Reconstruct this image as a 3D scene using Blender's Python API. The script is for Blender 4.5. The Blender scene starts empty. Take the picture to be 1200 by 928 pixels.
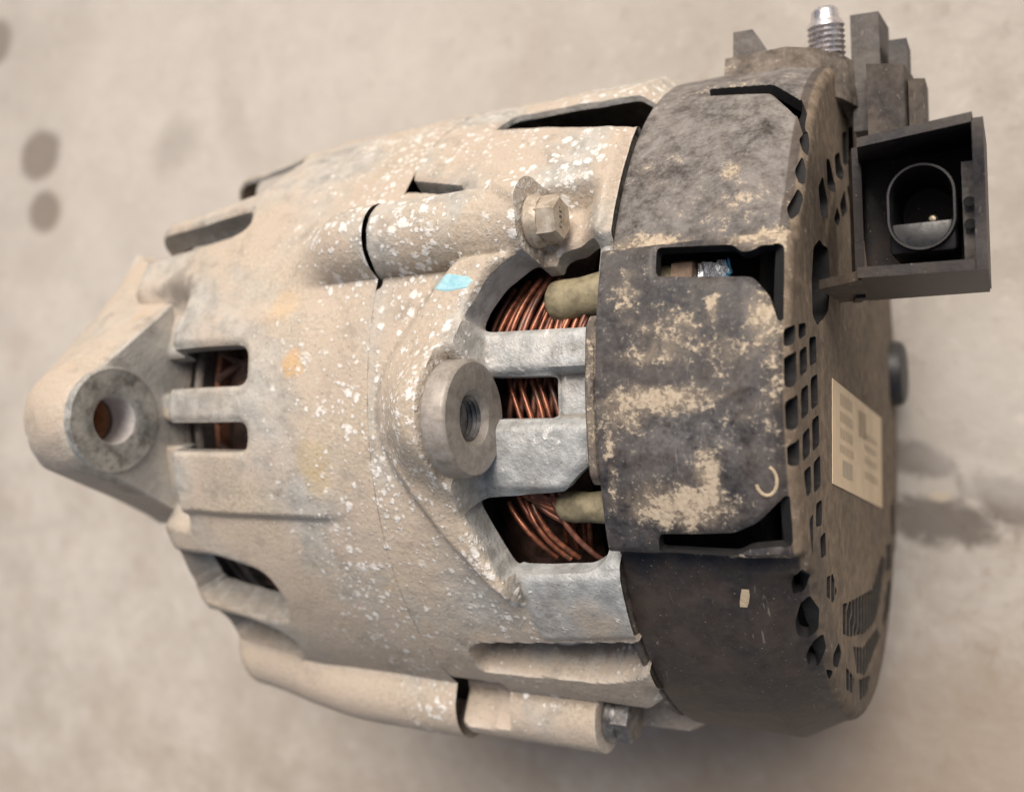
import bpy, bmesh, math, random
import numpy as np
from mathutils import Vector, Matrix

random.seed(7); rng = np.random.default_rng(7)
scene = bpy.context.scene
MM = 0.001
AXIS = 0.0765                     # height of the alternator's shaft above the floor (m)

# ------------------------------------------------------------------ camera
cam_data = bpy.data.cameras.new("camera")
cam = bpy.data.objects.new("camera", cam_data)
scene.collection.objects.link(cam); scene.camera = cam
phi, rho = math.radians(28.0), math.radians(2.0)
d = Vector((-math.sin(phi), 0, -math.cos(phi)))
r0 = Vector((math.cos(phi), 0, -math.sin(phi))); u0 = Vector((0, 1, 0))
right = r0*math.cos(rho) - u0*math.sin(rho)
up = r0*math.sin(rho) + u0*math.cos(rho)
m = Matrix((right, up, -d)).transposed().to_4x4()
m.translation = Vector((0.029, 0.003, 0.219 + AXIS))
cam.matrix_world = m
cam_data.sensor_fit = 'HORIZONTAL'; cam_data.sensor_width = 36.0
cam_data.lens = 33.0
cam_data.clip_start = 0.01; cam_data.clip_end = 60.0
cam_data.dof.use_dof = True
cam_data.dof.focus_distance = 0.163
cam_data.dof.aperture_fstop = 12.0

# ------------------------------------------------------------------ light
world = bpy.data.worlds.new("World"); scene.world = world
world.use_nodes = True
wn = world.node_tree.nodes; wl = world.node_tree.links
bg = wn["Background"]
sky = wn.new("ShaderNodeTexSky"); sky.sky_type = 'NISHITA'; sky.sun_disc = False
SUN_EL, SUN_AZ = math.radians(52), math.radians(78)     # azimuth measured from +X to +Y
sky.sun_elevation = SUN_EL
sky.sun_rotation = math.radians(90) - SUN_AZ
sky.air_density = 1.0; sky.dust_density = 5.0; sky.ozone_density = 0.6
tint = wn.new("ShaderNodeMix"); tint.data_type = 'RGBA'; tint.blend_type = 'MULTIPLY'; tint.inputs[0].default_value = 1.0
wl.new(sky.outputs[0], tint.inputs[6]); tint.inputs[7].default_value = (1.0, .91, .80, 1)      # warm overcast
wl.new(tint.outputs[2], bg.inputs[0]); bg.inputs[1].default_value = 0.075
sl = bpy.data.lights.new("sun", 'SUN'); so = bpy.data.objects.new("sun", sl)
scene.collection.objects.link(so)
sl.energy = 2.6; sl.angle = math.radians(38); sl.color = (1.0, 0.94, 0.87)
sv = Vector((math.cos(SUN_EL)*math.cos(SUN_AZ), math.cos(SUN_EL)*math.sin(SUN_AZ), math.sin(SUN_EL)))
so.rotation_euler = sv.to_track_quat('Z', 'Y').to_euler(); so.location = sv*3
scene.view_settings.view_transform = 'Standard'; scene.view_settings.look = 'None'
scene.view_settings.gamma = 1.0; scene.view_settings.exposure = 0.53
scene.view_settings.use_curve_mapping = False

# ------------------------------------------------------------------ node helper
class NT:
    def __init__(s, name):
        s.mat = bpy.data.materials.new(name); s.mat.use_nodes = True
        s.t = s.mat.node_tree; s.n = s.t.nodes; s.l = s.t.links
        s.b = s.n["Principled BSDF"]
        tc = s.n.new("ShaderNodeTexCoord")
        s.p = s.vm('SCALE', tc.outputs['Object'], scale=1000.0)      # millimetres
    def put(s, sock, v):
        if isinstance(v, bpy.types.NodeSocket): s.l.new(v, sock)
        elif v is not None: sock.default_value = v
    def vm(s, op, a, b=None, scale=None):
        n = s.n.new("ShaderNodeVectorMath"); n.operation = op
        s.put(n.inputs[0], a)
        if b is not None: s.put(n.inputs[1], b)
        if scale is not None: n.inputs['Scale'].default_value = scale
        return n.outputs['Value'] if op in ('LENGTH', 'DISTANCE') else n.outputs[0]
    def m(s, op, a, b=0.0, c=0.0, clamp=False):
        n = s.n.new("ShaderNodeMath"); n.operation = op; n.use_clamp = clamp
        s.put(n.inputs[0], a); s.put(n.inputs[1], b); s.put(n.inputs[2], c)
        return n.outputs[0]
    def noise(s, size, detail=4.0, rough=0.55, dist=0.0, off=0.0, stretch=None):
        v = s.p
        if off: v = s.vm('ADD', v, (off, off*1.7, off*0.6))
        if stretch: v = s.vm('MULTIPLY', v, stretch)
        n = s.n.new("ShaderNodeTexNoise"); s.put(n.inputs['Vector'], v)
        n.inputs['Scale'].default_value = 1.0/size; n.inputs['Detail'].default_value = detail
        n.inputs['Roughness'].default_value = rough; n.inputs['Distortion'].default_value = dist
        return n.outputs[0]
    def ss(s, v, a, b, lo=0.0, hi=1.0):
        n = s.n.new("ShaderNodeMapRange"); n.interpolation_type = 'SMOOTHSTEP'
        s.put(n.inputs['Value'], v); s.put(n.inputs['From Min'], a); s.put(n.inputs['From Max'], b)
        n.inputs['To Min'].default_value = lo; n.inputs['To Max'].default_value = hi
        return n.outputs[0]
    def mix(s, f, a, b):
        n = s.n.new("ShaderNodeMix"); n.data_type = 'RGBA'
        s.put(n.inputs[0], f)
        for i, v in ((6, a), (7, b)):
            if isinstance(v, tuple) and len(v) == 3: v = v + (1.0,)
            s.put(n.inputs[i], v)
        return n.outputs[2]
    def attr(s):
        n = s.n.new("ShaderNodeAttribute"); n.attribute_name = "wear"
        q = s.n.new("ShaderNodeSeparateColor"); s.l.new(n.outputs['Color'], q.inputs[0])
        return q.outputs[0], q.outputs[1], q.outputs[2]
    def bump(s, h, dist, strength=1.0, prev=None):
        n = s.n.new("ShaderNodeBump"); s.put(n.inputs['Height'], h)
        n.inputs['Distance'].default_value = dist*MM; n.inputs['Strength'].default_value = strength
        if prev is not None: s.l.new(prev, n.inputs['Normal'])
        return n.outputs[0]
    def done(s, col, rough, metal=0.0, normal=None, spec=None):
        if isinstance(col, tuple) and len(col) == 3: col = col + (1.0,)
        s.put(s.b.inputs['Base Color'], col); s.put(s.b.inputs['Roughness'], rough)
        s.put(s.b.inputs['Metallic'], metal)
        if normal is not None: s.l.new(normal, s.b.inputs['Normal'])
        if spec is not None: s.put(s.b.inputs['Specular IOR Level'], spec)
        return s.mat

def cast_material(name):
    """Weathered cast aluminium: grey metal under tan dirt and white corrosion blooms.
    wear.r = tan dirt, wear.g = corrosion blooms, wear.b = clean grey metal"""
    k = NT(name); R, G, B = k.attr()
    n1 = k.noise(16, 5, .6, .6); n2 = k.noise(3.5, 4, .6, off=31); n3 = k.noise(.8, 3, .6, off=77); n4 = k.noise(34, 3, .5, off=13)
    grey = k.mix(k.ss(n2, .3, .7), (.34, .33, .305), (.51, .495, .46))
    clean = k.mix(k.ss(n2, .3, .72), (.30, .315, .32), (.50, .52, .525))
    grey = k.mix(B, grey, clean)
    tanc = k.mix(k.ss(n3, .3, .7), (.37, .305, .235), (.50, .43, .34))
    pink = k.mix(k.ss(n1, .35, .65), tanc, (.45, .375, .305))
    f = k.m('ADD', R, k.m('MULTIPLY', k.m('SUBTRACT', n1, .5), 1.5))
    f = k.ss(k.m('ADD', f, k.m('MULTIPLY', k.m('SUBTRACT', n2, .5), .6)), .12, .9)
    col = k.mix(k.m('MULTIPLY', f, .92), grey, pink)
    # orange-brown stains and darker blotches at set places
    def blotch(x, t, r_, amt, c):
        nonlocal col
        p_ = (x, 75*math.sin(math.radians(t)), 75*math.cos(math.radians(t)))
        dist = k.vm('LENGTH', k.vm('SUBTRACT', k.p, p_))
        dist = k.m('ADD', k.m('DIVIDE', dist, r_), k.m('MULTIPLY', k.m('SUBTRACT', n2, .5), 1.3))
        col = k.mix(k.m('MULTIPLY', k.ss(dist, 1.15, .55), amt), col, c)
    blotch(-97, 8.3, 3.2, .75, (.60, .40, .20)); blotch(-93, -6, 4.5, .45, (.46, .36, .20)); blotch(-92, -10, 3.5, .4, (.46, .36, .20))
    blotch(-102, 18, 4.5, .4, (.55, .39, .23)); blotch(-140, 24, 9, .6, (.17, .145, .12)); blotch(-143, -8, 7, .5, (.17, .15, .13))
    blotch(-118, -8, 7, .3, (.25, .23, .20)); blotch(-122, 3, 8, .3, (.26, .25, .23)); blotch(-141, 0, 8, .55, (.14, .125, .11))
    # ochre stains
    och = k.m('MULTIPLY', k.ss(k.noise(9, 4, .6, .4, off=200), .64, .74), k.ss(n4, .42, .6))
    col = k.mix(k.m('MULTIPLY', och, .55), col, (.50, .36, .20))
    # grime packed into corners, bare metal on worn edges
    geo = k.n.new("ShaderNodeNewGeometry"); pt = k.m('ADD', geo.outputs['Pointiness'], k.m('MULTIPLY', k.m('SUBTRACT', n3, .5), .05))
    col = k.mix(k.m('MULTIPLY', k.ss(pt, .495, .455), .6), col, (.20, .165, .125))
    edge = k.m('MULTIPLY', k.ss(pt, .525, .58), .45)
    col = k.mix(edge, col, (.60, .585, .55))
    # dark grime film and pin holes
    gr = k.ss(k.noise(9, 7, .7, .3, off=140), .52, .72)
    col = k.mix(k.m('MULTIPLY', gr, .50), col, (.20, .175, .15))
    pores = k.m('MULTIPLY', k.ss(k.noise(.6, 3, .6, off=55), .62, .72), .7)
    col = k.mix(pores, col, (.15, .125, .10))
    # white corrosion blooms: irregular cells of several sizes
    wob = k.vm('SCALE', k.vm('SUBTRACT', k.n.new("ShaderNodeTexNoise").outputs[1], (.5, .5, .5)), scale=1.0)
    nz = k.n[-1]
    def blooms(cell, amount, off):
        w = k.n.new("ShaderNodeTexNoise"); k.l.new(k.p, w.inputs['Vector']); w.inputs['Scale'].default_value = 1.6/cell
        w.inputs['Detail'].default_value = 4
        v = k.vm('ADD', k.p, k.vm('SCALE', k.vm('SUBTRACT', w.outputs[1], (.5, .5, .5)), scale=cell*.75))
        w2 = k.n.new('ShaderNodeTexNoise'); k.l.new(k.p, w2.inputs['Vector']); w2.inputs['Scale'].default_value = 5.0/cell; w2.inputs['Detail'].default_value = 3
        v = k.vm('ADD', v, k.vm('SCALE', k.vm('SUBTRACT', w2.outputs[1], (.5, .5, .5)), scale=cell*.45))
        v = k.vm('ADD', v, (off, off, off))
        o = k.n.new("ShaderNodeTexVoronoi"); k.l.new(v, o.inputs['Vector']); o.inputs['Scale'].default_value = 1.0/cell
        sep = k.n.new("ShaderNodeSeparateColor"); k.l.new(o.outputs['Color'], sep.inputs[0])
        rad = k.m('MULTIPLY', k.m('SUBTRACT', sep.outputs[0], k.m('SUBTRACT', 1.0, k.m('MULTIPLY', G, amount))), .62)
        return k.ss(k.m('SUBTRACT', rad, o.outputs['Distance']), -.02, .22)
    s1 = blooms(2.3, 1.02, 3); s2 = blooms(1.15, 1.0, 40); s3 = blooms(3.8, .86, 90)
    sp = k.m('MAXIMUM', k.m('MAXIMUM', s1, s2), k.m('MULTIPLY', s3, k.ss(n3, .3, .6)))
    col = k.mix(k.m('MULTIPLY', sp, k.ss(n3, .15, .6, .40, .85)), col, (.74, .735, .715))
    h = k.m('ADD', k.m('MULTIPLY', n3, .8), k.m('ADD', k.m('MULTIPLY', n2, .8), k.m('MULTIPLY', sp, .5)))
    nb = k.bump(h, .30, .85); nb = k.bump(k.noise(.45, 3, .6, off=9), .08, .7, nb)
    rough = k.m('ADD', k.ss(B, 0, 1, .68, .56), k.m('MULTIPLY', k.m('SUBTRACT', n2, .5), .3))
    metal = k.m('MAXIMUM', k.m('MULTIPLY', B, .28), k.m('MULTIPLY', k.m('SUBTRACT', 1.0, f), .25))
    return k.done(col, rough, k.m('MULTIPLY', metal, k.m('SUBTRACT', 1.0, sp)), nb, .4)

def plastic_material(name):
    """Black moulded plastic: wear.r = caked mud, wear.g = grey dust film, wear.b = brown dust film"""
    k = NT(name); R, G, B = k.attr()
    n1 = k.noise(11, 6, .65, .5); n2 = k.noise(2.6, 5, .65, off=21); n3 = k.noise(.7, 3, .6, off=63); n4 = k.noise(24, 3, .5, .8, off=8)
    base = k.mix(k.ss(n1, .35, .65), (.015, .015, .019), (.034, .024, .020))
    film = k.m('MULTIPLY', G, k.ss(k.m('ADD', k.m('MULTIPLY', n1, .6), k.m('ADD', k.m('MULTIPLY', n2, .6), k.m('MULTIPLY', n3, .4))), .55, 1.05))
    col = k.mix(film, base, (.33, .325, .32))
    haze = k.m('MULTIPLY', k.m('MULTIPLY', G, k.ss(n2, .3, .65)), .16)
    col = k.mix(haze, col, (.24, .235, .25))
    bf = k.m('MULTIPLY', B, k.ss(k.m('ADD', n1, k.m('MULTIPLY', n3, .35)), .3, .85, .45, 1.0))
    col = k.mix(bf, col, k.mix(k.ss(n2, .3, .7), (.13, .10, .072), (.235, .185, .135)))
    sm = k.m('MULTIPLY', k.ss(k.m('ADD', R, k.m('MULTIPLY', k.m('SUBTRACT', k.noise(5, 6, .7, .6, off=71), .5), 1.8)), .22, .85), .50)
    col = k.mix(k.m('MULTIPLY', sm, k.ss(R, .02, .2)), col, (.33, .275, .21))
    t = k.m('ADD', R, k.m('ADD', k.m('MULTIPLY', k.m('SUBTRACT', n2, .5), 2.3), k.m('MULTIPLY', k.m('SUBTRACT', n3, .5), 1.3)))
    mud = k.m('MULTIPLY', k.ss(t, .38, .80), k.ss(R, .02, .15))
    col = k.mix(k.m('MULTIPLY', mud, .85), col, k.mix(k.ss(n3, .35, .7), (.39, .32, .24), (.50, .425, .325)))
    # light scuffs
    scr = k.ss(k.noise(1.6, 2, .5, 2.5, off=300, stretch=(1, .16, .16)), .70, .76)
    col = k.mix(k.m('MULTIPLY', scr, .30), col, (.38, .35, .32))
    speck = k.ss(k.noise(.5, 1, .5, off=410), .73, .78)
    col = k.mix(k.m('MULTIPLY', speck, .5), col, (.42, .37, .31))
    nb = k.bump(k.m('ADD', k.m('MULTIPLY', mud, .7), k.m('ADD', k.m('MULTIPLY', n2, .5), k.m('MULTIPLY', n3, .25))), .18, .8)
    rough = k.ss(k.m('ADD', k.m('ADD', film, mud), bf), 0, .8, .46, .85)
    return k.done(col, rough, 0, nb, .28)

def simple(name, c1, c2, size, rough, metal=0.0, bumpd=.06, bsize=None, grime=0.0):
    k = NT(name); n = k.noise(size, 5, .6, .3); n2 = k.noise(size*.25, 3, .6, off=17)
    col = k.mix(k.ss(k.m('ADD', k.m('MULTIPLY', n, .7), k.m('MULTIPLY', n2, .3)), .36, .64), c1, c2)
    if grime:
        col = k.mix(k.m('MULTIPLY', k.ss(k.noise(size*.8, 5, .65, off=91), .5, .66), grime), col, (.10, .08, .06))
    nb = k.bump(k.noise(bsize or size*.3, 3, .6, off=5), bumpd, .8)
    r = k.ss(n2, .3, .7, rough-.08, rough+.1)
    return k.done(col, r, metal, nb)

M_CAST = cast_material("weathered_cast_aluminium")
M_PLAS = plastic_material("dusty_black_plastic")
M_STEEL = simple("tarnished_steel", (.25, .225, .20), (.36, .33, .30), 2.2, .50, .25, .03, .5, .25)
M_BOLT = simple("dirty_zinc_bolt", (.38, .32, .25), (.56, .50, .42), 3.0, .5, .35, .07, .7, .35)
M_DBOLT = simple("dark_bolt_steel", (.10, .095, .095), (.24, .235, .235), 2.5, .42, .7, .06, .7, .3)
M_FACE = simple("machined_bushing_face", (.30, .305, .29), (.56, .55, .52), 4.0, .42, .5, .10, .8, .55)
M_STUD = simple("bright_zinc_stud", (.55, .53, .56), (.78, .76, .78), 3.0, .25, .9, .03, .6, .1)
M_COP = simple("enamelled_copper_wire", (.11, .038, .024), (.40, .15, .085), 5.0, .32, .5, .02, .8, .75)
M_COPD = simple("dark_varnished_winding", (.045, .026, .02), (.13, .075, .06), 3.0, .45, .2, .2, 1.0)
M_CORE = simple("stator_lamination", (.05, .045, .042), (.12, .105, .095), 3.0, .5, .4, .1)
M_FAN = simple("dusty_fan_steel", (.12, .105, .095), (.25, .22, .20), 3.0, .55, .3, .08)
M_RING = simple("rusty_ring", (.20, .085, .05), (.34, .15, .09), 3.0, .6, .1, .1)
M_SLEEVE = simple("olive_glass_sleeve", (.15, .13, .085), (.30, .26, .165), 4.0, .6, 0, .12, .7)
M_DARK = simple("bare_black_plastic", (.018, .019, .022), (.034, .034, .038), 4.0, .38, 0, .04)
M_SOCK = simple("socket_black_plastic", (.007, .008, .010), (.015, .015, .018), 5.0, .42, 0, .04)
M_PLATE = simple("rectifier_plate_metal", (.016, .017, .02), (.03, .031, .035), 5.0, .5, .3, .05)
M_NUT = simple("brown_nut", (.11, .07, .05), (.20, .14, .10), 2.0, .5, .4, .05)
M_FOIL = simple("bright_solder", (.55, .57, .60), (.80, .82, .84), 1.5, .25, .8, .12)
M_BLUE = simple("blue_tape", (.10, .38, .62), (.16, .48, .70), 2.0, .4, 0, .03)
M_PAINT = simple("pale_blue_paint", (.22, .46, .55), (.36, .58, .64), 3.0, .6, 0, .08, .6)
M_PIN = simple("brass_pin", (.40, .34, .24), (.55, .48, .36), 2.0, .45, .7, .02)
M_SHADE = simple("hole_shade_plastic", (.006, .006, .007), (.011, .011, .012), 4.0, .8, 0, .03)  # clean plastic, blackened further to paint the shade inside cut-outs
M_COP2 = simple("dark_enamelled_wire", (.085, .034, .025), (.27, .11, .075), 5.0, .36, .4, .02, .8, .8)
M_LABEL = simple("cream_label", (.60, .47, .31), (.70, .56, .385), 9.0, .55, 0, .02)
M_PRINT = simple("faded_print", (.46, .37, .26), (.54, .44, .31), 4.0, .6, 0, .01)
M_PRINT2 = simple("dark_print", (.36, .31, .23), (.42, .36, .26), 4.0, .6, 0, .01)
M_HOLE = simple("rusty_bore", (.30, .13, .06), (.52, .27, .15), 4.0, .5, .1, .05)
M_BORE = simple("bright_bore", (.70, .67, .66), (.85, .82, .80), 4.0, .35, .4, .05)
M_RUB = simple("black_rubber", (.015, .016, .018), (.03, .03, .032), 4.0, .45, 0, .03)
M_MUD = simple("dried_mud", (.40, .315, .215), (.50, .41, .29), 1.5, .9, 0, .15)

# ------------------------------------------------------------------ object helpers
COL = scene.collection
def link(name, me, mat, parent=None, smooth=True):
    o = bpy.data.objects.new(name, me); COL.objects.link(o)
    if mat: me.materials.append(mat)
    if smooth: me.polygons.foreach_set("use_smooth", np.ones(len(me.polygons), bool))
    if parent: o.parent = parent
    return o
def pydata(name, verts, faces, mat, parent=None, smooth=True):
    me = bpy.data.meshes.new(name)
    me.from_pydata([tuple(float(c)*MM for c in v) for v in verts], [], [tuple(int(i) for i in f) for f in faces])
    me.update()
    return link(name, me, mat, parent, smooth)
def frombm(name, bm, mat, parent=None, smooth=False, bevel=0.0, seg=2):
    for v in bm.verts: v.co *= MM
    if bevel:
        bmesh.ops.bevel(bm, geom=[e for e in bm.edges if len(e.link_faces) == 2 and e.calc_face_angle(0) > .5],
                        offset=bevel*MM, segments=seg, profile=.5, affect='EDGES', clamp_overlap=True)
    bmesh.ops.recalc_face_normals(bm, faces=bm.faces)
    me = bpy.data.meshes.new(name); bm.to_mesh(me); bm.free()
    o = link(name, me, mat, parent, smooth)
    return o
def cyl_pt(X, r, t):
    return np.array([X, r*math.sin(math.radians(t)), r*math.cos(math.radians(t))])
def lathe(name, prof, mat, parent, origin, axis, n=48, smooth=True, squash=None):
    """prof: (along, radius) list, revolved about an axis through origin (mm)"""
    a = Vector(axis).normalized(); b = a.orthogonal().normalized(); c = a.cross(b); o = Vector(origin)
    vs, fs = [], []
    for (h, r) in prof:
        for i in range(n):
            w = 2*math.pi*i/n
            vs.append(o + a*h + (b*math.cos(w) + c*math.sin(w))*r)
    for j in range(len(prof)-1):
        for i in range(n):
            i2 = (i+1) % n
            fs.append((j*n+i, j*n+i2, (j+1)*n+i2, (j+1)*n+i))
    ob = pydata(name, vs, fs, mat, parent, smooth)
    if smooth: sharpen(ob.data, 35)
    return ob
def sharpen(me, deg):
    me.set_sharp_from_angle(angle=math.radians(deg))
def tube_data(pts, rad, n=8):
    P = [Vector(p) for p in pts]; vs, fs = [], []
    nrm = None
    for i, p in enumerate(P):
        t = (P[min(i+1, len(P)-1)] - P[max(i-1, 0)]).normalized()
        nrm = t.orthogonal().normalized() if nrm is None else (nrm - t*nrm.dot(t)).normalized()
        bn = t.cross(nrm); rr = rad[i] if hasattr(rad, '__len__') else rad
        for k in range(n):
            w = 2*math.pi*k/n; vs.append(p + (nrm*math.cos(w) + bn*math.sin(w))*rr)
    for i in range(len(P)-1):
        for k in range(n):
            k2 = (k+1) % n; fs.append((i*n+k, i*n+k2, (i+1)*n+k2, (i+1)*n+k))
    fs.append(tuple(range(n))[::-1]); fs.append(tuple((len(P)-1)*n+k for k in range(n)))
    return vs, fs
def tube(name, pts, rad, mat, parent, n=8):
    vs, fs = tube_data(pts, rad, n); o = pydata(name, vs, fs, mat, parent); sharpen(o.data, 50); return o
def boxbm(cx, cy, cz, sx, sy, sz, bm=None):
    bm = bm or bmesh.new()
    bmesh.ops.create_cube(bm, size=1, matrix=Matrix.Translation((cx, cy, cz)) @ Matrix.Diagonal((sx, sy, sz, 1)))
    return bm
def smooth(x, a, b):
    t = np.clip((x-a)/(b-a), 0, 1); return t*t*(3-2*t)
def smax(a, b, k):
    h = np.clip(.5 + .5*(a-b)/k, 0, 1); return b*(1-h) + a*h + k*h*(1-h)
def sdpoly(x, y, poly):
    """signed distance to a polygon, negative inside"""
    P = np.array(poly, float); dd = np.full(x.shape, 1e18); inside = np.zeros(x.shape, bool)
    for i in range(len(P)):
        a, b = P[i], P[(i+1) % len(P)]
        e = b-a; wx, wy = x-a[0], y-a[1]
        h = np.clip((wx*e[0]+wy*e[1])/(e@e+1e-12), 0, 1)
        dd = np.minimum(dd, (wx-e[0]*h)**2 + (wy-e[1]*h)**2)
        c = ((a[1] > y) != (b[1] > y)) & (x < e[0]*(y-a[1])/(e[1] if abs(e[1]) > 1e-12 else 1e-12) + a[0])
        inside ^= c
    return np.where(inside, -1, 1)*np.sqrt(dd)
DEG = math.pi/180
def sdcyl(X, T, poly, R=74.0, rnd=0.0):
    """polygon given as (X mm, theta deg); distance in mm on a drum of radius R; corners rounded by rnd"""
    s = sdpoly(X, T*DEG*R, [(p[0], p[1]*DEG*R) for p in poly])
    return s
def roundpoly(poly, R, rad, conv=True):
    """round the corners of an (X, theta) polygon by cutting arcs"""
    P = [np.array((p[0], p[1]*DEG*R)) for p in poly]; out = []
    for i in range(len(P)):
        a, b, c = P[i-1], P[i], P[(i+1) % len(P)]
        d1, d2 = a-b, c-b; l1, l2 = np.linalg.norm(d1), np.linalg.norm(d2)
        q = min(rad, l1*.45, l2*.45)
        p1, p2 = b+d1/l1*q, b+d2/l2*q
        for t in np.linspace(0, 1, 5):
            v = (1-t)**2*p1 + 2*t*(1-t)*b + t*t*p2; out.append((v[0], v[1]/DEG/R))
    return out

def clipgrid(name, P, F, Pin, wear, mat, parent, wrap=True, sharp=40, wb=1.0, mat2=None, addb=0.0):
    """Surface P (nu,nv,3) kept where F>0, cut along F=0, with walls from the cut edge to Pin. v wraps round."""
    nu, nv = F.shape
    V = P.reshape(-1, 3); Fi = F.reshape(-1); Vin = Pin.reshape(-1, 3); W = wear.reshape(-1, 3)
    iu = np.arange(nu-1)[:, None]; iv = np.arange(nv if wrap else nv-1)[None, :]
    a = iu*nv+iv; b = (iu+1)*nv+iv; c = (iu+1)*nv+(iv+1) % nv; dd = iu*nv+(iv+1) % nv
    quads = np.stack([a, b, c, dd], -1).reshape(-1, 4)
    pos = Fi[quads] > 0; cnt = pos.sum(1)
    faces = [tuple(q) for q in quads[cnt == 4].tolist()]
    ev, ew, ein = [], [], []; ed = {}; N0 = len(V); walls = []
    for q in quads[(cnt > 0) & (cnt < 4)].tolist():
        poly = []; cuts = []
        for i in range(4):
            p, n = q[i], q[(i+1) % 4]; fp, fn = Fi[p], Fi[n]
            if fp > 0: poly.append(p)
            if (fp > 0) != (fn > 0):
                key = (min(p, n), max(p, n))
                if key not in ed:
                    t = fp/(fp-fn); t = min(max(t, .02), .98)
                    ed[key] = N0+len(ev)
                    ev.append(V[p]*(1-t)+V[n]*t); ein.append(Vin[p]*(1-t)+Vin[n]*t); ew.append(W[p]*(1-t)+W[n]*t)
                poly.append(ed[key]); cuts.append((len(poly)-1, fp > 0))
        if len(poly) >= 3: faces.append(tuple(poly))
        if len(cuts) == 2:
            # boundary runs from the exit cut to the entry cut
            e0 = [poly[i] for i, out in cuts if out][0]; e1 = [poly[i] for i, out in cuts if not out][0]
            walls.append((e0, e1))
    ev = np.array(ev).reshape(-1, 3); ein = np.array(ein).reshape(-1, 3); ew = np.array(ew).reshape(-1, 3)
    ne = len(ev)
    allv = np.vstack([V, ev, ev, ein]); allw = np.vstack([W, ew, ew*[.4*wb, .3*wb, wb]+[0, 0, addb], ew*[.3*wb, .2*wb, wb]+[0, 0, addb]])
    nw = len(faces)
    for e0, e1 in walls:
        faces.append((e1+ne, e0+ne, e0+2*ne, e1+2*ne))
    used = np.zeros(len(allv), bool)
    for f in faces:
        for i in f: used[i] = True
    remap = np.cumsum(used)-1
    faces = [tuple(int(remap[i]) for i in f) for f in faces]
    allv = allv[used]; allw = allw[used]
    me = bpy.data.meshes.new(name)
    me.from_pydata((allv*MM).tolist(), [], faces)
    at = me.attributes.new("wear", 'FLOAT_COLOR', 'POINT')
    at.data.foreach_set("color", np.hstack([np.clip(allw, 0, 1), np.ones((len(allw), 1))]).astype(np.float32).ravel())
    me.update()
    o = link(name, me, mat, parent)
    if mat2:
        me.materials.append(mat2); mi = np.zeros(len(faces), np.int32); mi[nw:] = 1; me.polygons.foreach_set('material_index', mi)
    sharpen(me, sharp)
    return o
def theta_axis():
    fine = np.arange(-78, 80, .45); coarse = np.arange(80, 282, 2.0)
    return np.concatenate([fine, coarse])
def polar(X, R, T): return np.stack([X, R*np.sin(T*DEG), R*np.cos(T*DEG)], -1)
def fbm(X, Y, seed, size, octv=3):
    g = np.random.default_rng(seed); out = 0; amp = 1
    for o in range(octv):
        for _ in range(6):
            a = g.uniform(0, 6.28); f = 6.28/(size*g.uniform(.7, 1.4)); ph = g.uniform(0, 6.28)
            out = out + amp*np.sin((X*math.cos(a)+Y*math.sin(a))*f+ph)/6
        amp *= .5; size *= .5
    return out
def gauss(X, T, x, t, sx, st): return np.exp(-(((X-x)/sx)**2+((T-t)/st)**2))

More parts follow.
